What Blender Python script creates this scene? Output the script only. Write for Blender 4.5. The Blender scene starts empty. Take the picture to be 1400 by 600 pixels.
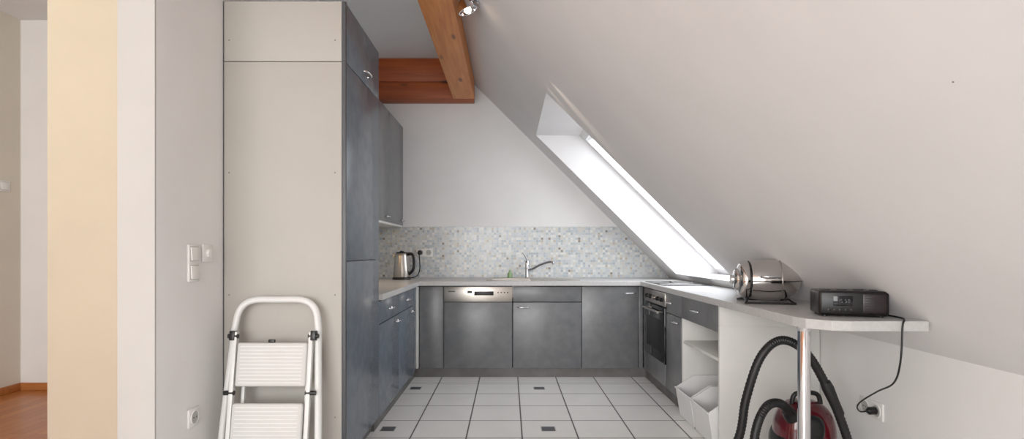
import bpy, bmesh, math, random
from mathutils import Vector, Matrix, Quaternion
random.seed(3)
scene=bpy.context.scene
COL=scene.collection
H=1.116; F=740.0; CX,CY=695.0,343.0

def s2l(c):
    return tuple(((v/255)/12.92 if v/255<=0.04045 else ((v/255+0.055)/1.055)**2.4) for v in c)+(1,)

# ---------------------------------------------------------------- materials
def newmat(name):
    m=bpy.data.materials.new(name); m.use_nodes=True
    nt=m.node_tree; b=nt.nodes['Principled BSDF']
    return m,nt,b
def mat(name,rgb,rough=0.5,metal=0.0,rgb2=None,scale=8,bump=0.0,spec=0.5,emit=None,es=0,stretch=None,detail=4,lo=.35,hi=.65,coat=0):
    m,nt,b=newmat(name)
    b.inputs['Roughness'].default_value=rough
    b.inputs['Metallic'].default_value=metal
    b.inputs['Specular IOR Level'].default_value=spec
    b.inputs['Coat Weight'].default_value=coat
    tc=nt.nodes.new('ShaderNodeTexCoord'); mp=nt.nodes.new('ShaderNodeMapping')
    nt.links.new(tc.outputs['Object'],mp.inputs['Vector'])
    if stretch: mp.inputs['Scale'].default_value=stretch
    n=nt.nodes.new('ShaderNodeTexNoise'); n.inputs['Scale'].default_value=scale; n.inputs['Detail'].default_value=detail
    nt.links.new(mp.outputs[0],n.inputs['Vector'])
    r=nt.nodes.new('ShaderNodeValToRGB')
    r.color_ramp.elements[0].position=lo; r.color_ramp.elements[1].position=hi
    if rgb2 is None: rgb2=tuple(max(0,v*0.985) for v in rgb)
    r.color_ramp.elements[0].color=s2l(rgb2); r.color_ramp.elements[1].color=s2l(rgb)
    nt.links.new(n.outputs['Fac'],r.inputs['Fac']); nt.links.new(r.outputs[0],b.inputs['Base Color'])
    if bump:
        bp=nt.nodes.new('ShaderNodeBump'); bp.inputs['Strength'].default_value=bump; bp.inputs['Distance'].default_value=0.01
        nt.links.new(n.outputs['Fac'],bp.inputs['Height']); nt.links.new(bp.outputs[0],b.inputs['Normal'])
    if emit:
        b.inputs['Emission Color'].default_value=s2l(emit); b.inputs['Emission Strength'].default_value=es
    return m

M_wall=mat('wall_paint',(238,237,236),0.9,scale=3)
M_slope=mat('slope_paint',(227,225,225),0.9,scale=3)
M_ceil=mat('ceiling_paint',(230,231,232),0.9,scale=3)
M_wallend=mat('wall_paint_toned_down',(192,190,187),0.9,scale=3)  # wall paint darkened to offset the direct window light on the wall end
M_cream=mat('cream_paint',(208,198,178),0.9,scale=3)
M_hall=mat('hall_paint',(222,215,202),0.9,scale=3)
M_panel=mat('tall_side_panel',(180,176,169),0.6,scale=3)
M_white=mat('white_laminate',(228,227,224),0.4)
M_lam=mat('concrete_laminate',(123,124,126),0.28,rgb2=(109,111,114),scale=14,detail=10,lo=.3,hi=.7)
M_laml=mat('concrete_laminate_sky_tint',(112,121,131),0.24,rgb2=(98,108,119),scale=14,detail=10,lo=.3,hi=.7)  # same laminate, skylight reflection on the left fronts put into the colour
M_edge=mat('cabinet_edge',(78,80,84),0.4)
M_plinth=mat('plinth_grey',(116,114,112),0.5,rgb2=(100,98,96))
M_counter=mat('worktop',(200,199,198),0.34,rgb2=(192,191,190),scale=60)
M_steel=mat('brushed_steel',(194,188,181),0.3,1.0,scale=5,stretch=(1,60,60))
M_chrome=mat('chrome',(225,225,228),0.07,1.0)
M_roast=mat('polished_steel',(208,204,202),0.09,1.0)
M_black=mat('black_plastic',(22,22,24),0.35)
M_glassblk=mat('black_glass',(12,12,14),0.05,spec=0.7)
M_hob=mat('ceramic_hob',(58,58,62),0.06,spec=0.8)
M_ladder=mat('ladder_white',(220,220,218),0.35)
M_ladgrey=mat('ladder_tread',(204,203,200),0.55)
M_plug=mat('switch_white',(236,235,232),0.35)
M_socket=mat('socket_shadow',(186,185,182),0.5)
M_red=mat('vacuum_red',(96,20,30),0.18,rgb2=(74,14,22),coat=.6)
M_hose=mat('hose_black',(22,22,24),0.45)
M_green=mat('soap_green',(150,178,130),0.2)
M_bin=mat('bin_white',(238,238,238),0.35)
M_board=mat('cutting_board_wood',(190,150,105),0.5,rgb2=(165,122,80),stretch=(2,20,2))
M_radio=mat('radio_dark',(34,26,26),0.3,rgb2=(22,16,16),stretch=(3,30,30))
M_radside=mat('radio_side_wood',(44,26,24),0.35,rgb2=(30,16,16),stretch=(3,30,30))
M_disp=mat('radio_display',(20,22,26),0.1)
M_digit=mat('radio_digits',(105,110,115),0.4)
M_bulb=mat('bulb_glow',(255,240,220),0.3,emit=(255,225,185),es=14)
M_warm=mat('undercabinet_glow',(255,225,180),0.3,emit=(255,200,130),es=5)
M_frame=mat('window_frame_white',(240,240,240),0.4)
M_screw=mat('screw_grey',(130,128,125),0.4)

def wood(name,c1,c2,c3,axis='Y',rough=.5,sc=1.0):
    m,nt,b=newmat(name); b.inputs['Roughness'].default_value=rough
    tc=nt.nodes.new('ShaderNodeTexCoord'); mp=nt.nodes.new('ShaderNodeMapping')
    s={'X':(0.8,14,14),'Y':(14,0.8,14)}[axis]
    mp.inputs['Scale'].default_value=tuple(v*sc for v in s)
    nt.links.new(tc.outputs['Object'],mp.inputs['Vector'])
    n=nt.nodes.new('ShaderNodeTexNoise'); n.inputs['Scale'].default_value=2.2; n.inputs['Detail'].default_value=6; n.inputs['Distortion'].default_value=.8
    nt.links.new(mp.outputs[0],n.inputs['Vector'])
    r=nt.nodes.new('ShaderNodeValToRGB'); e=r.color_ramp.elements
    e[0].position=.3; e[0].color=s2l(c2); e[1].position=.7; e[1].color=s2l(c1)
    nt.links.new(n.outputs['Fac'],r.inputs['Fac'])
    mp2=nt.nodes.new('ShaderNodeMapping'); s2={'X':(2.2,7,7),'Y':(7,2.2,7)}[axis]; mp2.inputs['Scale'].default_value=s2
    nt.links.new(tc.outputs['Object'],mp2.inputs['Vector'])
    v=nt.nodes.new('ShaderNodeTexVoronoi'); v.inputs['Scale'].default_value=1.0
    nt.links.new(mp2.outputs[0],v.inputs['Vector'])
    r2=nt.nodes.new('ShaderNodeValToRGB'); e=r2.color_ramp.elements
    e[0].position=.07; e[0].color=(1,1,1,1); e[1].position=.16; e[1].color=(0,0,0,1)
    nt.links.new(v.outputs['Distance'],r2.inputs['Fac'])
    mx=nt.nodes.new('ShaderNodeMix'); mx.data_type='RGBA'
    nt.links.new(r2.outputs[0],mx.inputs[0]); nt.links.new(r.outputs[0],mx.inputs[6]); mx.inputs[7].default_value=s2l(c3)
    nt.links.new(mx.outputs[2],b.inputs['Base Color'])
    return m
M_beam=wood('spruce_beam',(224,150,82),(200,118,54),(118,60,24),'Y')
M_cross=wood('spruce_cross_beam',(176,90,38),(146,68,27),(92,42,16),'X')
M_base=wood('oak_baseboard',(196,132,76),(170,106,56),(150,90,45),'X')

class NG:
    def __init__(s,nt): s.nt=nt
    def m(s,op,a,b=None,c=None):
        n=s.nt.nodes.new('ShaderNodeMath'); n.operation=op
        for i,v in enumerate((a,b,c)):
            if v is None: continue
            if isinstance(v,(int,float)): n.inputs[i].default_value=v
            else: s.nt.links.new(v,n.inputs[i])
        return n.outputs[0]
def floor_tiles():
    m,nt,b=newmat('floor_tiles'); g=NG(nt)
    tc=nt.nodes.new('ShaderNodeTexCoord'); sp=nt.nodes.new('ShaderNodeSeparateXYZ'); nt.links.new(tc.outputs['Object'],sp.inputs[0])
    P=.335
    ux=g.m('DIVIDE',g.m('SUBTRACT',sp.outputs[0],.083),P); uy=g.m('DIVIDE',g.m('SUBTRACT',sp.outputs[1],3.23),P)
    fx=g.m('SUBTRACT',ux,g.m('FLOOR',ux)); fy=g.m('SUBTRACT',uy,g.m('FLOOR',uy))
    ex=g.m('ABSOLUTE',g.m('SUBTRACT',fx,.5)); ey=g.m('ABSOLUTE',g.m('SUBTRACT',fy,.5))
    grout=g.m('GREATER_THAN',g.m('MAXIMUM',ex,ey),.4865)
    def mod3(u):
        q=g.m('FLOOR',u); q=g.m('DIVIDE',q,3.0)
        fr=g.m('SUBTRACT',q,g.m('FLOOR',q)); return g.m('LESS_THAN',fr,.2)
    sel=g.m('MULTIPLY',mod3(ux),mod3(uy))
    mxe=g.m('MAXIMUM',ex,ey)
    ins=g.m('MULTIPLY',sel,g.m('LESS_THAN',mxe,.125))
    insg=g.m('MULTIPLY',sel,g.m('MULTIPLY',g.m('LESS_THAN',mxe,.14),g.m('GREATER_THAN',mxe,.122)))
    n=nt.nodes.new('ShaderNodeTexNoise'); n.inputs['Scale'].default_value=5
    nt.links.new(tc.outputs['Object'],n.inputs['Vector'])
    r=nt.nodes.new('ShaderNodeValToRGB'); r.color_ramp.elements[0].color=s2l((230,229,226)); r.color_ramp.elements[1].color=s2l((240,239,236))
    nt.links.new(n.outputs['Fac'],r.inputs['Fac'])
    def mix(fac,a,col):
        x=nt.nodes.new('ShaderNodeMix'); x.data_type='RGBA'; nt.links.new(fac,x.inputs[0]); nt.links.new(a,x.inputs[6]); x.inputs[7].default_value=s2l(col); return x.outputs[2]
    c=mix(grout,r.outputs[0],(96,92,90)); c=mix(ins,c,(96,98,102)); c=mix(insg,c,(190,188,184))
    nt.links.new(c,b.inputs['Base Color'])
    rr=g.m('ADD',g.m('MULTIPLY',grout,.5),.22); nt.links.new(rr,b.inputs['Roughness'])
    bp=nt.nodes.new('ShaderNodeBump'); bp.inputs['Distance'].default_value=.003; bp.inputs['Strength'].default_value=.5
    nt.links.new(g.m('SUBTRACT',1.0,grout),bp.inputs['Height']); nt.links.new(bp.outputs[0],b.inputs['Normal'])
    return m
M_tiles=floor_tiles()
def mosaic():
    m,nt,b=newmat('mosaic_tiles'); g=NG(nt); b.inputs['Roughness'].default_value=.25
    tc=nt.nodes.new('ShaderNodeTexCoord'); sp=nt.nodes.new('ShaderNodeSeparateXYZ'); nt.links.new(tc.outputs['Object'],sp.inputs[0])
    S=.0245
    hx=g.m('DIVIDE',g.m('ADD',sp.outputs[0],sp.outputs[1]),S); hz=g.m('DIVIDE',sp.outputs[2],S)
    qx=g.m('FLOOR',hx); qz=g.m('FLOOR',hz)
    fx=g.m('ABSOLUTE',g.m('SUBTRACT',g.m('SUBTRACT',hx,qx),.5)); fz=g.m('ABSOLUTE',g.m('SUBTRACT',g.m('SUBTRACT',hz,qz),.5))
    gr=g.m('GREATER_THAN',g.m('MAXIMUM',fx,fz),.45)
    cb=nt.nodes.new('ShaderNodeCombineXYZ'); nt.links.new(qx,cb.inputs[0]); nt.links.new(qz,cb.inputs[1])
    w=nt.nodes.new('ShaderNodeTexWhiteNoise'); w.noise_dimensions='2D'; nt.links.new(cb.outputs[0],w.inputs['Vector'])
    r=nt.nodes.new('ShaderNodeValToRGB'); r.color_ramp.interpolation='CONSTANT'
    cols=[(0,(208,211,211)),(.3,(196,201,205)),(.5,(184,193,200)),(.63,(206,204,196)),(.76,(222,222,218)),(.88,(174,182,188)),(.96,(190,182,168)),(.988,(148,140,130))]
    e=r.color_ramp.elements; e[0].color=s2l(cols[0][1]); e[1].position=cols[1][0]; e[1].color=s2l(cols[1][1])
    for p,c in cols[2:]:
        k=e.new(p); k.color=s2l(c)
    nt.links.new(w.outputs['Value'],r.inputs['Fac'])
    x=nt.nodes.new('ShaderNodeMix'); x.data_type='RGBA'; nt.links.new(gr,x.inputs[0]); nt.links.new(r.outputs[0],x.inputs[6]); x.inputs[7].default_value=s2l((212,211,207))
    nt.links.new(x.outputs[2],b.inputs['Base Color'])
    return m
M_mosaic=mosaic()
def parquet():
    m,nt,b=newmat('oak_parquet'); b.inputs['Roughness'].default_value=.3
    tc=nt.nodes.new('ShaderNodeTexCoord'); mp=nt.nodes.new('ShaderNodeMapping'); mp.inputs['Rotation'].default_value=(0,0,math.pi/2)
    nt.links.new(tc.outputs['Object'],mp.inputs['Vector'])
    br=nt.nodes.new('ShaderNodeTexBrick'); br.inputs['Scale'].default_value=1; br.inputs['Brick Width'].default_value=.6; br.inputs['Row Height'].default_value=.08
    br.inputs['Mortar Size'].default_value=.0015; br.inputs['Color1'].default_value=s2l((190,122,66)); br.inputs['Color2'].default_value=s2l((168,100,50)); br.inputs['Mortar'].default_value=s2l((110,62,32))
    nt.links.new(mp.outputs[0],br.inputs['Vector']); nt.links.new(br.outputs['Color'],b.inputs['Base Color'])
    return m
M_parq=parquet()
def glassm():
    m,nt,b=newmat('window_glass'); nt.nodes.remove(b)
    t=nt.nodes.new('ShaderNodeBsdfTransparent'); gl=nt.nodes.new('ShaderNodeBsdfGlossy'); gl.inputs['Roughness'].default_value=.02
    mx=nt.nodes.new('ShaderNodeMixShader'); mx.inputs[0].default_value=.06
    nt.links.new(t.outputs[0],mx.inputs[1]); nt.links.new(gl.outputs[0],mx.inputs[2]); nt.links.new(mx.outputs[0],nt.nodes['Material Output'].inputs[0])
    return m
M_glass=glassm()

# ---------------------------------------------------------------- mesh helpers
def add(name,bm,m,smooth=False,angle=None):
    me=bpy.data.meshes.new(name); bmesh.ops.recalc_face_normals(bm,faces=bm.faces[:]); bm.to_mesh(me); bm.free()
    me.materials.append(m)
    if smooth:
        me.polygons.foreach_set('use_smooth',[True]*len(me.polygons))
        try: me.set_sharp_from_angle(angle=math.radians(angle or 40))
        except Exception: pass
    o=bpy.data.objects.new(name,me); COL.objects.link(o); return o
def box(name,x0,x1,y0,y1,z0,z1,m,bev=0.0,seg=2,rot=None):
    bm=bmesh.new(); bmesh.ops.create_cube(bm,size=1)
    c=Vector(((x0+x1)/2,(y0+y1)/2,(z0+z1)/2))
    for v in bm.verts: v.co=Vector((v.co.x*(x1-x0),v.co.y*(y1-y0),v.co.z*(z1-z0)))
    if bev: bmesh.ops.bevel(bm,geom=bm.edges[:],offset=bev,segments=seg,affect='EDGES',profile=.5)
    for v in bm.verts:
        if rot is not None: v.co=rot@v.co
        v.co+=c
    return add(name,bm,m,smooth=bev>0,angle=35)
def prism(name,pts,lo,hi,m,axis='Z',bev=0):
    bm=bmesh.new()
    def P(p,t):
        return {'Z':(p[0],p[1],t),'Y':(p[0],t,p[1]),'X':(t,p[0],p[1])}[axis]
    a=[bm.verts.new(P(p,lo)) for p in pts]; b=[bm.verts.new(P(p,hi)) for p in pts]; n=len(pts)
    bm.faces.new(a); bm.faces.new(b[::-1])
    for i in range(n): bm.faces.new((a[i],a[(i+1)%n],b[(i+1)%n],b[i]))
    if bev: bmesh.ops.bevel(bm,geom=bm.edges[:],offset=bev,segments=2,affect='EDGES',profile=.5)
    return add(name,bm,m,smooth=bev>0,angle=35)
def smoothpts(pts,n=8,closed=False):
    P=[Vector(p) for p in pts]; out=[]; L=len(P)
    rng=range(L if closed else L-1)
    for i in rng:
        if closed: p0,p1,p2,p3=P[(i-1)%L],P[i],P[(i+1)%L],P[(i+2)%L]
        else: p0,p1,p2,p3=P[max(i-1,0)],P[i],P[i+1],P[min(i+2,L-1)]
        for k in range(n):
            t=k/n
            out.append(.5*((2*p1)+(-p0+p2)*t+(2*p0-5*p1+4*p2-p3)*t*t+(-p0+3*p1-3*p2+p3)*t**3))
    if not closed: out.append(P[-1])
    return out
def tube(name,pts,r,m,sides=12,sm=8,rfun=None,flat=1.0,closed=False):
    P=smoothpts(pts,sm,closed) if sm else [Vector(p) for p in pts]
    bm=bmesh.new(); rings=[]; up=None; N=len(P)
    for i,p in enumerate(P):
        if closed: t=(P[(i+1)%N]-P[(i-1)%N])
        else: t=(P[min(i+1,N-1)]-P[max(i-1,0)])
        t.normalize()
        if up is None: up=t.orthogonal().normalized()
        up=(up-t*up.dot(t)).normalized(); s=t.cross(up)
        rr=rfun(i/(N-1),i) if rfun else r
        rings.append([bm.verts.new(p+up*math.cos(a)*rr+s*math.sin(a)*rr*flat) for a in [2*math.pi*k/sides for k in range(sides)]])
    for i in range(N if closed else N-1):
        A=rings[i];B=rings[(i+1)%N]
        for k in range(sides): bm.faces.new((A[k],A[(k+1)%sides],B[(k+1)%sides],B[k]))
    if not closed: bm.faces.new(rings[0]); bm.faces.new(rings[-1][::-1])
    return add(name,bm,m,smooth=True,angle=50)
def cyl(name,a,b,r,m,sides=24,r2=None):
    return tube(name,[a,b],r,m,sides,0,rfun=(lambda t,i:r+(r2-r)*t) if r2 is not None else None)
def lathe(name,prof,loc,m,seg=40,axis=Vector((0,0,1))):
    bm=bmesh.new(); q=Vector((0,0,1)).rotation_difference(axis.normalized()); rings=[]
    for r,z in prof:
        rings.append([bm.verts.new(Vector(loc)+q@Vector((max(r,1e-4)*math.cos(2*math.pi*k/seg),max(r,1e-4)*math.sin(2*math.pi*k/seg),z))) for k in range(seg)])
    for A,B in zip(rings,rings[1:]):
        for k in range(seg): bm.faces.new((A[k],A[(k+1)%seg],B[(k+1)%seg],B[k]))
    bm.faces.new(rings[0][::-1]); bm.faces.new(rings[-1])
    return add(name,bm,m,smooth=True,angle=40)
def superell(name,c,sx,sy,sz,m,e=2.5,rot=None,nu=48,nv=28):
    bm=bmesh.new(); rings=[]
    f=lambda v,p: math.copysign(abs(v)**p,v); p=2/e
    for j in range(1,nv):
        ph=-math.pi/2+math.pi*j/nv; ring=[]
        for i in range(nu):
            th=2*math.pi*i/nu
            v=Vector((sx*f(math.cos(ph),p)*f(math.cos(th),p),sy*f(math.cos(ph),p)*f(math.sin(th),p),sz*f(math.sin(ph),p)))
            if rot: v=rot@v
            ring.append(bm.verts.new(v+Vector(c)))
        rings.append(ring)
    for A,B in zip(rings,rings[1:]):
        for k in range(nu): bm.faces.new((A[k],A[(k+1)%nu],B[(k+1)%nu],B[k]))
    bm.faces.new(rings[0][::-1]); bm.faces.new(rings[-1])
    return add(name,bm,m,smooth=True,angle=60)
def group(name,parts):
    bb=[Vector(v.co) for o in parts for v in o.data.vertices]
    c=Vector([(min(v[i] for v in bb)+max(v[i] for v in bb))/2 for i in range(3)]); c.z=min(v.z for v in bb)
    e=bpy.data.objects.new(name,None); e.location=c; e.empty_display_size=.05; COL.objects.link(e)
    for o in parts:
        o.parent=e; o.matrix_parent_inverse=Matrix.Translation(-c)
    return e
def xform(parts,M):
    for o in parts: o.data.transform(M)

def handle(p,along,out,L=.11,D=.028,r=.0055):
    p=Vector(p);a=Vector(along);o=Vector(out)
    pts=[p-a*L/2,p-a*L/2+o*D*.6,p-a*L*.3+o*D,p+o*D*1.1,p+a*L*.3+o*D,p+a*L/2+o*D*.6,p+a*L/2]
    return tube('handle',pts,r,M_chrome,10,5)

# ---------------------------------------------------------------- room shell
K=.99; C=2.432
def slx(z): return (C-z)/K
CEIL=2.97; YB=5.37; YR=-2.6
box('floor',-1.545,1.9,YR,YB+.1,-.08,0,M_tiles)
box('floor_hall',-4.05,-1.545,YR,4.45,-.08,0,M_parq)
prism('wall_back',[(-1.545,0),(1.76,0),(1.76,C-K*1.76),(slx(CEIL),CEIL),(-1.545,CEIL)],YB,YB+.12,M_wall,'Y')
box('wall_left',-1.545,-1.40,2.15,YB,0,CEIL,M_wall)
box('wall_end_sheet_1',-1.547,-1.3995,2.142,2.15,0,CEIL,M_wallend)  # thin added sheet over the wall end, only carries the darkened paint
box('wall_partition',-2.47,-1.545,2.9,3.02,0,CEIL,M_cream)
box('wall_hall_back',-3.92,-1.545,4.35,4.45,0,CEIL,M_wall)
box('wall_hall_left',-4.05,-3.92,YR,4.45,0,CEIL,M_hall)
box('baseboard_hall_back',-3.92,-1.545,4.335,4.35,0,.06,M_base,.003)
box('baseboard_hall_left',-3.92,-3.905,YR,4.335,0,.06,M_base,.003)
zk=C-K*1.76
box('wall_knee',1.76,1.9,YR,YB+.12,0,zk,M_wall)
box('ceiling',-4.05,slx(CEIL),YR,YB+.12,CEIL,CEIL+.1,M_ceil)
wx0,wx1,wz0,wz1=-3.3,0.3,.25,2.45
bm=bmesh.new()
def q(*ps): bm.faces.new([bm.verts.new(p) for p in ps])
def rb(x0,x1,z0,z1):
    q((x0,YR,z0),(x1,YR,z0),(x1,YR,z1),(x0,YR,z1)); q((x0,YR-.15,z0),(x1,YR-.15,z0),(x1,YR-.15,z1),(x0,YR-.15,z1))
rb(-4.05,wx0,0,CEIL); rb(wx1,1.9,0,wz0); rb(wx0,wx1,0,wz0); rb(wx0,wx1,wz1,CEIL)
q((wx1,YR,wz0),(1.9,YR,wz0),(1.9,YR,.6),(wx1,YR,C-K*wx1)); q((wx1,YR,C-K*wx1),(wx1,YR,wz1),(slx(wz1),YR,wz1))
q((wx0,YR,wz0),(wx0,YR-.15,wz0),(wx0,YR-.15,wz1),(wx0,YR,wz1)); q((wx1,YR,wz0),(wx1,YR-.15,wz0),(wx1,YR-.15,wz1),(wx1,YR,wz1))
add('wall_rear',bm,M_wall)
parts=[]
for a,b_ in ((wx0,wx0+.06),(wx1-.06,wx1),((wx0+wx1)/2-.04,(wx0+wx1)/2+.04)): parts.append(box('stile',a,b_,YR-.12,YR-.06,wz0,wz1,M_frame,.004))
for a,b_ in ((wz0,wz0+.06),(wz1-.06,wz1)): parts.append(box('rail',wx0,wx1,YR-.12,YR-.06,a,b_,M_frame,.004))
group('window_2',parts)

oy0,oy1,oz0,oz1=3.64,4.98,.905,2.18; RD=.46
bm=bmesh.new()
def sp(z,y,off=0): return (slx(z)+off,y,z)
ys=[YR,oy0,oy1,YB]; zs=[zk,oz0,oz1,CEIL]
def quadg(pts): bm.faces.new([bm.verts.new(p) for p in pts])
for i in range(3):
    for j in range(3):
        if i==1 and j==1: continue
        for off in (0,RD):
            quadg([sp(zs[j],ys[i],off),sp(zs[j],ys[i+1],off),sp(zs[j+1],ys[i+1],off),sp(zs[j+1],ys[i],off)])
quadg([sp(oz0,oy1),sp(oz1,oy1),sp(oz1,oy1,RD),sp(oz0,oy1,RD)])
quadg([sp(oz0,oy0),sp(oz1,oy0),sp(oz1,oy0,RD),sp(oz0,oy0,RD)])
quadg([sp(oz1,oy0),sp(oz1,oy1),sp(oz1,oy1,RD),sp(oz1,oy0,RD)])
quadg([sp(oz0,oy0),sp(oz0,oy1),sp(oz0,oy1,RD),sp(oz0,oy0,RD)])
for y in (YR,YB): quadg([sp(zk,y),sp(CEIL,y),sp(CEIL,y,RD),sp(zk,y,RD)])
quadg([sp(zk,YR),sp(zk,YB),sp(zk,YB,RD),sp(zk,YR,RD)])
bmesh.ops.remove_doubles(bm,verts=bm.verts[:],dist=1e-5)
add('ceiling_slope',bm,M_slope)
def spr(name,z0,z1,y0,y1,o0,o1,m):
    bm=bmesh.new(); v=[bm.verts.new(sp(z,y,o)) for z in (z0,z1) for y in (y0,y1) for o in (o0,o1)]
    for f in ((0,1,3,2),(4,5,7,6),(0,1,5,4),(2,3,7,6),(0,2,6,4),(1,3,7,5)): bm.faces.new([v[i] for i in f])
    return add(name,bm,m)
fw=.05
parts=[spr('frame_top',oz1-fw,oz1,oy0,oy1,RD-.06,RD,M_frame),spr('frame_bottom',oz0,oz0+fw,oy0,oy1,RD-.06,RD,M_frame),
 spr('frame_near',oz0+fw,oz1-fw,oy0,oy0+fw,RD-.06,RD,M_frame),spr('frame_far',oz0+fw,oz1-fw,oy1-fw,oy1,RD-.06,RD,M_frame),
 spr('pane',oz0+fw,oz1-fw,oy0+fw,oy1-fw,RD-.035,RD-.03,M_glass)]
group('window_1',parts)

box('ceiling_beam',-.53,-.325,YR,5.2,2.575,2.752,M_beam,.006)
parts=[box('lower_beam',-1.40,-.335,5.2,YB,2.575,2.74,M_cross,.006),box('upper_beam',-1.40,-.58,5.2,YB,2.742,2.968,M_cross,.006)]
group('cross_beam',parts)

zt=1.356; zb=.851
prism('backsplash',[(-1.392,zb),(slx(zb)-.004,zb),(slx(zt)-.004,zt),(-1.392,zt)],YB-.008,YB-.0005,M_mosaic,'Y')
box('backsplash_side',-1.3995,-1.392,3.36,YB-.0005,zb,zt,M_mosaic)

# ---------------------------------------------------------------- cabinets
XL=-.80; XR=1.19; YF=4.77
g=.002
def door_y(name,x0,x1,z0,z1,m=M_lam): return box(name,x0+g,x1-g,YF,YF+.018,z0,z1,m,.0015)
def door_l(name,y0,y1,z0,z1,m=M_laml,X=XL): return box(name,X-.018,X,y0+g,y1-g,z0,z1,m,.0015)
def door_r(name,y0,y1,z0,z1,m=M_lam): return box(name,XR,XR+.018,y0+g,y1-g,z0,z1,m,.0015)
ZB,ZT=.085,.802
y0,y1=2.655,3.343
parts=[box('side_panel',-1.396,XL-.018,y0,y0+.018,0,2.043,M_panel,.001),box('side_panel_upper',-1.396,XL-.018,y0,y0+.018,2.047,2.34,M_panel,.001),
 box('edge_strip',XL-.0175,XL+.002,y0-.001,y0+.018,0,2.34,M_edge,.001),
 box('carcass',-1.396,XL-.02,y0+.018,y1,.09,2.338,M_edge),box('kick',-1.396,XL-.05,y0+.018,y1,0,.09,M_plinth),
 door_l('fridge_door',y0+.018,y1,.09,1.062),door_l('freezer_door',y0+.018,y1,1.067,2.043),door_l('top_door',y0+.018,y1,2.048,2.338),
 handle((XL,3.02,2.10),(0,1,0),(1,0,0)),
 box('filler',-1.3995,-1.394,y0-.001,y0,0,2.34,M_edge)]
for z in (.3,.9,1.5,2.15):
    for x in (-1.37,-.85): parts.append(lathe('screw',[(.004,0),(.003,.0015),(.0005,.002)],(x,y0,z),M_screw,12,Vector((0,-1,0))))
group('tall_fridge_cabinet',parts)
XU=-1.045
parts=[box('carcass',-1.398,XU-.02,3.36,YB-.001,1.372,2.338,M_edge)]
for a,b_ in ((3.36,4.05),(4.05,4.72),(4.72,YB-.002)):
    parts.append(door_l('door',a,b_,1.368,2.34,M_lam,XU)); parts.append(handle((XU,b_-.08,1.41),(0,1,0),(1,0,0),.09))
parts.append(box('light_rail',-1.39,XU-.002,3.36,YB-.01,1.348,1.367,M_white,.002))
group('wall_cabinet',parts)
parts=[box('housing',-1.36,-1.30,3.8,4.6,1.325,1.347,M_white,.003),box('diffuser',-1.355,-1.305,3.82,4.58,1.320,1.325,M_warm)]
group('undercabinet_lamp',parts)
parts=[box('carcass',-1.398,XL-.02,3.345,4.79,ZB,ZT+.006,M_edge)]
for a,b_ in ((3.345,3.95),(3.95,4.55)):
    parts+= [door_l('drawer',a,b_,.662,ZT),door_l('door',a,b_,ZB,.656),handle((XL,(a+b_)/2,.735),(0,1,0),(1,0,0)),handle((XL,b_-.09,.62),(0,1,0),(1,0,0),.1)]
parts+=[door_l('filler',4.55,4.70,ZB,ZT),box('corner_post',XL-.018,XL+.012,4.715,4.77,.09,ZT,M_white,.002),box('kick',-1.396,XL-.03,3.345,4.8,0,ZB,M_plinth)]
group('base_cabinet',parts)
parts=[box('carcass',XL+.02,-.57,YF+.02,YB-.001,ZB,ZT+.006,M_edge),door_y('door',-.785,-.574,ZB,ZT)]
group('base_cabinet',parts)
parts=[box('body',-.566,.034,YF+.02,YB-.001,ZB,ZT+.006,M_edge),door_y('door',-.568,.036,ZB,.662),box('control_panel',-.566,.034,YF-.003,YF+.02,.668,ZT,M_steel,.003),
 box('grip_recess',-.30,-.13,YF-.005,YF-.002,.725,.76,M_black,.002),box('display',-.36,-.32,YF-.0045,YF-.002,.745,.765,M_glassblk)]
for i in range(4): parts.append(lathe('button',[(.006,0),(.006,.003),(.001,.004)],(-.09+i*.028,YF-.003,.75),M_black,12,Vector((0,-1,0))))
parts.append(box('logo',-.53,-.47,YF-.0045,YF-.0025,.755,.765,M_black))
group('dishwasher',parts)
parts=[box('carcass',.04,.645,YF+.02,YB-.001,ZB,.62,M_edge),door_y('drawer',.04,.645,.668,ZT),door_y('door',.04,.645,ZB,.662),handle((.13,YF,.62),(1,0,0),(0,-1,0),.1)]
group('sink_cabinet',parts)
parts=[box('carcass',.647,1.17,YF+.02,YB-.001,ZB,ZT+.006,M_edge),door_y('door',.647,1.145,ZB,ZT),door_y('filler',1.147,1.188,ZB,ZT),handle((1.07,YF,.745),(1,0,0),(0,-1,0),.1)]
group('base_cabinet',parts)
box('toe_kick',XL-.03,XR+.03,YF+.025,YF+.04,0,ZB,M_plinth)
parts=[box('body',XR+.02,1.58,4.10,4.70,.25,ZT+.006,M_edge),box('control_panel',XR-.004,XR+.02,4.102,4.698,.69,ZT-.005,M_steel,.003),
 box('door_glass',XR-.006,XR+.02,4.102,4.698,.255,.683,M_glassblk,.004),box('door_window',XR-.008,XR-.005,4.17,4.63,.33,.58,M_black,.002)]
for i in range(5): parts.append(lathe('knob',[(.017,0),(.016,.018),(.012,.022),(.001,.023)],(XR-.004,4.17+i*.11,.74),M_black if i!=2 else M_steel,20,Vector((-1,0,0))))
parts+=[cyl('handle_bar',(XR-.045,4.15,.645),(XR-.045,4.65,.645),.009,M_steel,14),cyl('handle_leg_1',(XR-.006,4.18,.645),(XR-.045,4.18,.645),.007,M_steel,12),cyl('handle_leg_2',(XR-.006,4.62,.645),(XR-.045,4.62,.645),.007,M_steel,12)]
parts+=[door_r('drawer_front',4.10,4.70,ZB,.25)]
group('oven',parts)
parts=[box('carcass',XR+.02,1.58,3.73,4.09,ZB,.80,M_edge),door_r('filler',4.70,4.768,ZB,ZT),
 door_r('drawer',3.73,4.08,.655,ZT),door_r('door',3.73,4.08,ZB,.65),handle((XR,3.97,.735),(0,1,0),(-1,0,0),.1),handle((XR,3.83,.61),(0,1,0),(-1,0,0),.1)]
group('base_cabinet',parts)
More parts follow.
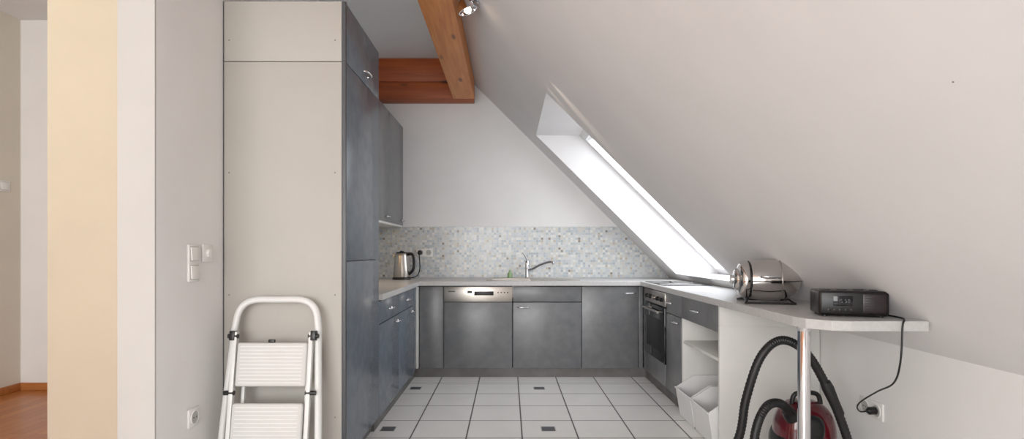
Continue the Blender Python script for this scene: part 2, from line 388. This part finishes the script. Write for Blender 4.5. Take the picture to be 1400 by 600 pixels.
parts=[box('end_panel',XR,1.755,3.05,3.07,0,.69,M_white,.001),box('end_panel_upper',XR,1.62,3.05,3.07,.69,ZT+.004,M_white,.001),
 box('inner_side',XR+.005,1.62,3.71,3.728,0,.80,M_white,.001),box('back_board',1.60,1.612,3.07,3.71,0,.80,M_white),
 box('shelf',XR+.01,1.60,3.07,3.71,.485,.503,M_white,.001),door_r('drawer',3.07,3.728,.655,ZT),box('drawer_box',XR+.02,1.56,3.08,3.70,.665,.79,M_white),handle((XR,3.42,.735),(0,1,0),(-1,0,0),.11)]
group('shelf_cabinet',parts)
box('toe_kick',XR+.025,XR+.04,3.73,4.79,0,ZB,M_plinth)
def binf(y0,y1):
    x0,x1=1.14,1.54; t=.006; zt=.27
    prof=[(x0+.03,0.001),(x1,0.001),(x1,zt),(x1-.28,zt),(x0,.19),]
    ps=[box('bottom',x0+.03,x1,y0,y1,.001,.008,M_bin),box('back',x1-t,x1,y0,y1,.008,zt,M_bin)]
    for y in (y0,y1-t): ps.append(prism('side',prof,y,y+t,M_bin,'Y'))
    ps.append(prism('front',[(x0+.03,.001),(x0+.03+t,.001),(x0+t,.19),(x0,.19)],y0+t,y1-t,M_bin,'Y'))
    ps.append(tube('lip',[(x0-.002,y0,.19),(x0-.002,y1,.19)],.006,M_bin,10,0))
    group('storage_bin',ps)
binf(3.09,3.38); binf(3.40,3.69)

poly=[(-1.39,3.347),(-.775,3.347),(-.775,4.735),(1.155,4.735),(1.155,2.20),(1.17,2.13),(1.235,2.065),(1.30,2.05),(1.594,2.05),(1.594,5.361),(-1.39,5.361)]
ct=prism('countertop',poly,.811,.85,M_counter,'Z',bev=0)
SX0,SX1,SY0,SY1=-.20,.645,4.86,5.24
cut=box('cutter',SX0+.03,SX0+.42,SY0+.03,SY1-.03,.7,.95,M_counter)
md=ct.modifiers.new('b','BOOLEAN'); md.object=cut; md.operation='DIFFERENCE'; md.solver='EXACT'
dg=bpy.context.evaluated_depsgraph_get(); me=bpy.data.meshes.new_from_object(ct.evaluated_get(dg)); ct.modifiers.clear(); ct.data=me
bpy.data.objects.remove(cut,do_unlink=True)
bv=ct.modifiers.new('bev','BEVEL'); bv.width=.003; bv.segments=2; bv.limit_method='ANGLE'
bx0,bx1,by0,by1=SX0+.035,SX0+.415,SY0+.035,SY1-.035
parts=[box('rim_front',SX0,SX1,SY0,by0,.85,.856,M_steel,.002),box('rim_back',SX0,SX1,by1,SY1,.85,.856,M_steel,.002),box('rim_left',SX0,bx0,by0,by1,.85,.856,M_steel,.002),box('drainer',bx1,SX1,by0,by1,.85,.854,M_steel,.001),
 box('bowl_floor',bx0,bx1,by0,by1,.69,.693,M_steel),box('bowl_l',bx0,bx0+.003,by0,by1,.69,.85,M_steel),box('bowl_r',bx1-.003,bx1,by0,by1,.69,.85,M_steel),box('bowl_f',bx0,bx1,by0,by0+.003,.69,.85,M_steel),box('bowl_b',bx0,bx1,by1-.003,by1,.69,.85,M_steel)]
for i in range(7): parts.append(cyl('drain_rib',(bx1+.06+i*.045,by0+.03,.855),(bx1+.06+i*.045,by1-.03,.855),.003,M_steel,8))
group('kitchen_sink',parts)
fx,fy=.185,5.275
parts=[lathe('base',[(.027,0),(.027,.008),(.022,.012),(.021,.10),(.023,.13),(.022,.165),(.012,.178),(.001,.18)],(fx,fy,.85),M_chrome),
 tube('spout',[(fx,fy,.93),(fx+.05,fy-.05,.945),(fx+.12,fy-.11,.985),(fx+.19,fy-.17,1.012),(fx+.225,fy-.2,1.012),(fx+.238,fy-.21,.995)],.012,M_chrome,14,6),
 tube('lever',[(fx,fy,1.02),(fx-.02,fy-.01,1.065),(fx-.05,fy-.03,1.10)],.008,M_chrome,10,6,rfun=lambda t,i:.009-.003*t)]
group('faucet',parts)
lathe('dish_soap_bottle',[(.022,0),(.024,.01),(.024,.045),(.010,.062),(.009,.08),(.001,.081)],(.015,5.29,.85),M_green)
parts=[box('glass',1.185,1.56,4.13,4.69,.85,.855,M_hob,.002)]
for (x,y,r) in ((1.28,4.28,.08),(1.28,4.54,.07),(1.46,4.28,.07),(1.46,4.54,.09)): 
    parts.append(tube('ring',[(x+r*math.cos(a*math.pi/12),y+r*math.sin(a*math.pi/12),.855) for a in range(24)],.001,M_socket,6,0,closed=True))
group('cooktop',parts)
px,py=1.245,2.28
parts=[cyl('post',(px,py,.0),(px,py,.805),.025,M_chrome,32),lathe('top_flange',[(.05,0),(.05,.006),(.03,.012),(.026,.03)],(px,py,.81),M_chrome,32,Vector((0,0,-1))),lathe('foot_flange',[(.05,0),(.05,.006),(.03,.012),(.026,.03)],(px,py,0),M_chrome,32)]
group('counter_support_post',parts)

# ---------------------------------------------------------------- kettle
kx,ky=-1.0,5.08; kz=.85
parts=[lathe('base',[(.085,0),(.088,.006),(.085,.018),(.075,.022)],(kx,ky,kz),M_black),
 lathe('body',[(.078,0),(.080,.01),(.074,.09),(.064,.19),(.060,.215),(.055,.222)],(kx,ky,kz+.022),M_steel),
 lathe('lid',[(.056,0),(.052,.010),(.02,.016),(.018,.024),(.001,.026)],(kx,ky,kz+.243),M_black),
 tube('handle',[(kx+.055,ky-.02,kz+.235),(kx+.10,ky-.03,kz+.235),(kx+.118,ky-.035,kz+.19),(kx+.115,ky-.035,kz+.10),(kx+.072,ky-.02,kz+.05)],.012,M_black,12,6,flat=1.4),
 prism('spout',[(kx-.055,kz+.24),(kx-.088,kz+.235),(kx-.062,kz+.18)],ky-.02,ky+.02,M_steel,'Y',.002)]
parts.append(lathe('plug_body',[(.022,0),(.022,.03),(.012,.04),(.001,.041)],(-.871,YB-.0225,1.10),M_black,20,Vector((0,-1,0))))
parts.append(tube('cord',[(-.871,YB-.055,1.10),(-.872,YB-.07,1.06),(-.87,YB-.05,.95),(-.89,YB-.06,.88),(-.93,YB-.15,.857),(-.97,ky+.07,.857)],.005,M_black,8,8))
group('electric_kettle',parts)
box('cutting_board',-1.30,-.93,3.50,3.75,.851,.871,M_board,.004)
def socket(name,c,n,along,kind,w=.082,count=1):
    c=Vector(c);n=Vector(n);a=Vector(along);up=Vector((0,0,1))
    R=Matrix((a,n,up)).transposed()
    ps=[]
    tot=w*count
    f=box('plate',-tot/2,tot/2,0,.010,-.041,.041,M_plug,.003); ps.append(f)
    for i in range(count):
        ox=(i-(count-1)/2)*w
        if kind=='socket':
            ps.append(lathe('ring',[(.031,0),(.031,.004),(.027,.004),(.027,.0012),(.001,.001)],(ox,.010,0),M_plug,32,Vector((0,1,0))))
            ps.append(lathe('well',[(.0268,0),(.0268,.0018),(.001,.0019)],(ox,.010,0),M_socket,32,Vector((0,1,0))))
            for s in (-.0095,.0095): ps.append(lathe('pin_hole',[(.003,0),(.003,.001),(.0005,.0011)],(ox+s,.0118,0),M_black,10,Vector((0,1,0))))
        elif kind=='dimmer':
            ps.append(lathe('dial',[(.02,0),(.019,.012),(.001,.014)],(ox,.010,0),M_plug,32,Vector((0,1,0))))
        else:
            ps.append(box('rocker_surround',ox-.033,ox+.033,.0085,.0105,-.033,.033,M_socket,.001))
            ps.append(box('rocker',ox-.030,ox+.030,.009,.016,-.030,.030,M_plug,.003,rot=Matrix.Rotation(.08,3,'X')))
    M=Matrix.Translation(c)@R.to_4x4()
    xform(ps,M); group(name,ps)
def lw(x,y): d=1.4*F/(CX-x); return d,H+(CY-y)*d/F
for x,y,k in ((263,347,'rocker'),(282,346,'dimmer'),(263,372,'rocker')):
    d,z=lw(x,y); socket('light_switch',(-1.4,d,z),(1,0,0),(0,-1,0),k)
d,z=lw(263,570); socket('electrical_outlet',(-1.4,d,z),(1,0,0),(0,-1,0),'socket')
socket('double_wall_socket',(-.83,YB-.008,1.10),(0,-1,0),(-1,0,0),'socket',count=2)
socket('intercom_panel',(-3.92,4.2,1.62),(1,0,0),(0,-1,0),'rocker',w=.1)
socket('double_knee_wall_socket',(1.76,2.615,.356),(-1,0,0),(0,1,0),'socket',count=2)
lathe('ceiling_screw',[(.0022,0),(.002,.001),(.0005,.0015)],(slx(1.481),1.169,1.481),M_screw,12,Vector((-K,0,-1)))

# ---------------------------------------------------------------- step ladder
L=[]
outer=[(-.232,0,.012),(-.222,0,.30),(-.205,0,.62),(-.198,0,.76),(-.178,0,.845),(-.12,0,.885),(0,0,.888),(.12,0,.885),(.178,0,.845),(.198,0,.76),(.205,0,.62),(.222,0,.30),(.232,0,.012)]
L.append(tube('hoop_frame',outer,.015,M_ladder,14,8,flat=1.15))
for s in (-1,1):
    L.append(box('front_rail',s*.178-.010,s*.178+.010,-.040,-.016,.03,.735,M_ladder,.003))
    L.append(box('rear_leg',s*.150-.008,s*.150+.008,.020,.040,.02,.60,M_ladder,.003))
    L.append(lathe('rubber_foot',[(.02,0),(.021,.02),(.017,.03)],(s*.232,0,0),M_black,16))
    for z in (.715,.455):
        L.append(cyl('pivot',(s*.165,-.03,z),(s*.212,-.03,z),.011,M_black,14))
    L.append(box('bracket',s*.19-.012,s*.19+.012,-.045,-.012,.695,.74,M_black,.003))
for (z0,z1,ox) in ((.485,.685,.006),(.20,.41,0)):
    L.append(box('tread',-.163+ox,.163+ox,-.052,-.028,z0,z1,M_ladgrey,.010,3))
    n=11
    for i in range(n):
        zz=z0+.018+(z1-z0-.036)*i/(n-1)
        L.append(box('grip_rib',-.145+ox,.145+ox,-.0545,-.051,zz-.003,zz+.003,M_ladder,.001,1))
L.append(box('latch',-.015,.015,-.05,-.035,.685,.70,M_black,.003))
L.append(cyl('cross_bar',(-.22,0.0,.16),(.22,0.0,.16),.009,M_ladder,12))
M=Matrix.Translation((-1.105,2.47,0.004))@Matrix.Rotation(math.radians(-8.5),4,'X')
xform(L,M); group('step_ladder',L)

# ---------------------------------------------------------------- chrome roaster
R=[]
c=Vector((1.335,2.80,.968))
axr=Vector((math.cos(math.radians(-14)),math.sin(math.radians(-14)),0))
prof=[(.001,-.160),(.045,-.158),(.055,-.150),(.058,-.140),(.078,-.136),(.092,-.126),(.097,-.112),(.0975,-.096),(.0945,-.092),(.0945,-.086),(.099,-.082),(.105,-.04),(.107,0),(.105,.04),(.099,.080),(.090,.105),(.074,.130),(.050,.150),(.024,.160),(.001,.162)]
R.append(lathe('barrel',prof,c,M_roast,64,axr))
def lp(x,y,z): 
    side=Vector((-axr.y,axr.x,0)); return c+axr*x+side*y+Vector((0,0,z))
def ring(xo,r): return [lp(xo,r*math.cos(2*math.pi*i/40),r*math.sin(2*math.pi*i/40)) for i in range(40)]
R.append(tube('end_band',ring(-.089,.0955),.003,M_black,8,0,closed=True))
R.append(tube('mid_band',ring(.055,.1035),.003,M_steel,8,0,closed=True))
for s in (-1,1):
    R.append(tube('lid_seam',[lp(z,s*(r+.0006),-.004) for r,z in prof[10:]],.0022,M_black,8,0))
R.append(tube('lid_handle',[lp(-.045,-.098,.015),lp(-.04,-.135,.02),lp(.03,-.135,.02),lp(.035,-.098,.015)],.007,M_chrome,10,6))
R.append(lathe('end_knob',[(.022,0),(.022,.012),(.018,.018),(.001,.019)],lp(-.158,0,0),M_chrome,24,-axr))
for s in (-.10,.09):
    R.append(tube('stand_leg',[lp(s*1.2,-.12,-.112),lp(s*1.1,-.09,-.105),lp(s,-.05,-.095),lp(s,0,-.104),lp(s,.05,-.095),lp(s*1.1,.09,-.105),lp(s*1.2,.12,-.112)],.0055,M_black,10,6))
R.append(tube('stand_rail',[lp(-.12,-.12,-.112),lp(0,-.118,-.112),lp(.108,-.12,-.112)],.005,M_black,10,5))
R.append(tube('stand_rail',[lp(-.12,.12,-.112),lp(0,.118,-.112),lp(.108,.12,-.112)],.005,M_black,10,5))
group('chrome_tabletop_roaster',R)

# ---------------------------------------------------------------- clock radio
R=[]
R.append(box('case',-.125,.125,-.075,.075,.006,.105,M_radio,.010,3))
R.append(box('front_panel',-.118,.118,-.079,-.073,.012,.099,M_black,.004))
R.append(box('display',-.075,-.005,-.081,-.078,.045,.085,M_disp,.001))
seg={'1':'bc','5':'afgcd','3':'abgcd','0':'abcdef'}
def digit(ch,x,z):
    w,h,t=.006,.006,.0013
    S={'a':(0,2*h,w,t),'b':(w,h+t/2,t,h),'c':(w,t/2,t,h),'d':(0,0,w,t),'e':(0,t/2,t,h),'f':(0,h+t/2,t,h),'g':(0,h,w,t)}
    for k in seg[ch]:
        a,b_,ww,hh=S[k]; R.append(box('digit',x+a,x+a+ww,-.0822,-.081,z+b_,z+b_+hh,M_digit))
for ch,x in zip('1550',(-.060,-.049,-.034,-.023)): digit(ch,x,.058)
R.append(box('speaker_panel',.03,.112,-.0805,-.078,.018,.093,M_radside,.002))
for i in range(7): R.append(box('grille_slot',.036,.106,-.0815,-.080,.024+i*.010,.028+i*.010,M_black))
for x in (-.09,-.07,-.05,-.03,-.01): R.append(lathe('button',[(.005,0),(.005,.004),(.001,.005)],(x,-.079,.028),M_radside,12,Vector((0,-1,0))))
for x in (-.09,-.03,.03,.09): R.append(box('top_button',x-.018,x+.018,-.03,-.01,.104,.108,M_black,.001))
for x in (-.1,.1):
    for y in (-.055,.055): R.append(lathe('foot',[(.01,0),(.01,.007)],(x,y,0),M_black,12))
M=Matrix.Translation((1.405,2.24,.8505))@Matrix.Rotation(math.radians(-16),4,'Z')
xform(R,M)
R+=[tube('cord',[(1.50,2.29,.87),(1.54,2.22,.856),(1.535,2.12,.855),(1.50,2.05,.855),(1.482,2.035,.83),(1.478,2.04,.70),(1.51,2.12,.60),(1.57,2.30,.52),(1.62,2.48,.43),(1.65,2.56,.38),(1.69,2.60,.345),(1.715,2.585,.352)],.0035,M_black,8,8),
 lathe('plug',[(.018,0),(.018,.03),(.009,.04),(.001,.041)],(1.745,2.575,.356),M_black,20,Vector((-1,0,0)))]
group('clock_radio',R)

# ---------------------------------------------------------------- vacuum cleaner (parked upright)
V=[]
vc=Vector((1.43,2.62,.205))
V.append(superell('body',vc,.135,.115,.195,M_red,2.7))
V.append(superell('lower_shell',vc+Vector((0,.01,-.055)),.142,.122,.145,M_black,3.2))
V.append(superell('lid_badge',vc+Vector((-.01,-.085,.075)),.06,.038,.07,M_black,2.4))
for s in (-1,1):
    V.append(lathe('wheel',[(.07,0),(.075,.008),(.07,.022),(.03,.026),(.001,.026)],vc+Vector((s*.128,.02,-.10)),M_black,32,Vector((s,0,0))))
V.append(tube('carry_handle',[vc+Vector((-.07,-.02,.165)),vc+Vector((-.05,-.02,.225)),vc+Vector((.05,-.02,.225)),vc+Vector((.07,-.02,.165))],.011,M_black,12,6))
V.append(lathe('hose_socket',[(.034,0),(.032,.03),(.026,.05)],vc+Vector((-.085,-.06,.12)),M_black,24,Vector((-.6,-.2,.8))))
rf=lambda r:(lambda t,i:r*(1.0 if i%2 else .86))
def pp(x,y,d): return ((x-CX)*d/F,d,H+(CY-y)*d/F)
V.append(tube('hose',[(1.345,2.56,.33),pp(1068,552,2.48),pp(1048,556,2.42),pp(1033,590,2.40),(1.08,2.40,.12),(1.10,2.45,.03),(1.03,2.52,.022),(.985,2.55,.05),pp(1010,598,2.50),pp(1020,545,2.48),pp(1040,488,2.46),pp(1068,465,2.46),pp(1100,480,2.46),pp(1126,520,2.46),pp(1150,575,2.46),(1.56,2.46,.18),(1.57,2.48,.03)],.018,M_hose,14,22,rfun=rf(.0205)))
V.append(lathe('hose_grip',[(.022,0),(.026,.03),(.022,.10),(.021,.16)],pp(1128,522,2.46),M_hose,20,Vector((.45,0,-1))))
group('vacuum_cleaner',V)

# ---------------------------------------------------------------- ceiling spotlight
nrm=Vector((-K,0,-1)).normalized()
bp=Vector((-.20,3.22,C-K*(-.20)))
S=[lathe('mount',[(.045,0),(.045,.012),(.03,.02),(.012,.022),(.012,.045)],bp,M_chrome,32,nrm)]
hd=bp+nrm*.075
ax=Vector((.35,.05,-.9)).normalized()
S.append(lathe('head',[(.012,-.04),(.035,-.03),(.05,.0),(.056,.03),(.058,.035),(.052,.035),(.046,.005),(.001,-.02)],hd,M_chrome,36,ax))
S.append(superell('bulb',hd+ax*.012,.02,.02,.02,M_bulb,2))
group('ceiling_spotlight',S)

# ---------------------------------------------------------------- lights
def area(name,loc,target,sx,sy,e,col,portal=False):
    l=bpy.data.lights.new(name,'AREA'); l.shape='RECTANGLE'; l.size=sx; l.size_y=sy; l.energy=e; l.color=col
    if portal: l.cycles.is_portal=True
    o=bpy.data.objects.new(name,l); o.location=loc; o.rotation_euler=(Vector(target)-Vector(loc)).to_track_quat('-Z','Y').to_euler(); COL.objects.link(o); return o
area('rear_daylight_fill',((wx0+wx1)/2,YR-.05,1.4),((wx0+wx1)/2,5,1.35),3.4,2.0,112,(1,.975,.94))  # added area lamp that boosts daylight at the unseen rear window
area('window_portal',((wx0+wx1)/2,YR-.16,1.35),((wx0+wx1)/2,5,1.35),wx1-wx0,wz1-wz0,1,(1,1,1),True)
n=Vector((K,0,1)).normalized()
zc=(oz0+oz1)/2
ctr=Vector((slx(zc)+RD+.02,(oy0+oy1)/2,zc))
area('roof_window_portal',ctr,ctr-n,oy1-oy0,(oz1-oz0)*1.42,1,(1,1,1),True)
area('undercabinet_light',(-1.33,4.2,1.315),(-1.2,4.2,.85),.05,.8,2.2,(1,.75,.45))
def spot(name,loc,target,e,ang,blend,col,r=.02):
    l=bpy.data.lights.new(name,'SPOT'); l.energy=e; l.spot_size=math.radians(ang); l.spot_blend=blend; l.color=col; l.shadow_soft_size=r
    o=bpy.data.objects.new(name,l); o.location=loc; o.rotation_euler=(Vector(target)-Vector(loc)).to_track_quat('-Z','Y').to_euler(); COL.objects.link(o)
sl=bp+nrm*.10+Vector((.10,.02,-.10))
spot('spotlight_beam',sl,(.50,3.46,C-K*.50),30,9,.7,(1,.84,.68),.006)
spot('spotlight_beam_upper',sl,(.36,3.60,C-K*.36),14,6,.7,(1,.84,.68),.006)
l=bpy.data.lights.new('hall_fill_light','POINT'); l.energy=9; l.color=(1,.9,.78); l.shadow_soft_size=.15  # added warm fill to brighten the hall, no lamp body modelled
o=bpy.data.objects.new('hall_fill_light',l); o.location=(-3.0,2.0,2.6); COL.objects.link(o)
w=bpy.data.worlds.new('World'); scene.world=w; w.use_nodes=True
bg=w.node_tree.nodes['Background']; bg.inputs[0].default_value=(.91,.95,1,1); bg.inputs[1].default_value=3.5

# ---------------------------------------------------------------- camera
cam=bpy.data.cameras.new('camera'); co=bpy.data.objects.new('camera',cam); COL.objects.link(co)
co.location=(0,0,H); co.rotation_euler=(math.pi/2,0,0)
cam.sensor_width=36; cam.lens=36*F/1400; cam.shift_x=5/1400; cam.shift_y=43/1400; cam.clip_start=.05
scene.camera=co
scene.view_settings.view_transform='Standard'; scene.view_settings.look='None'; scene.view_settings.exposure=0.03
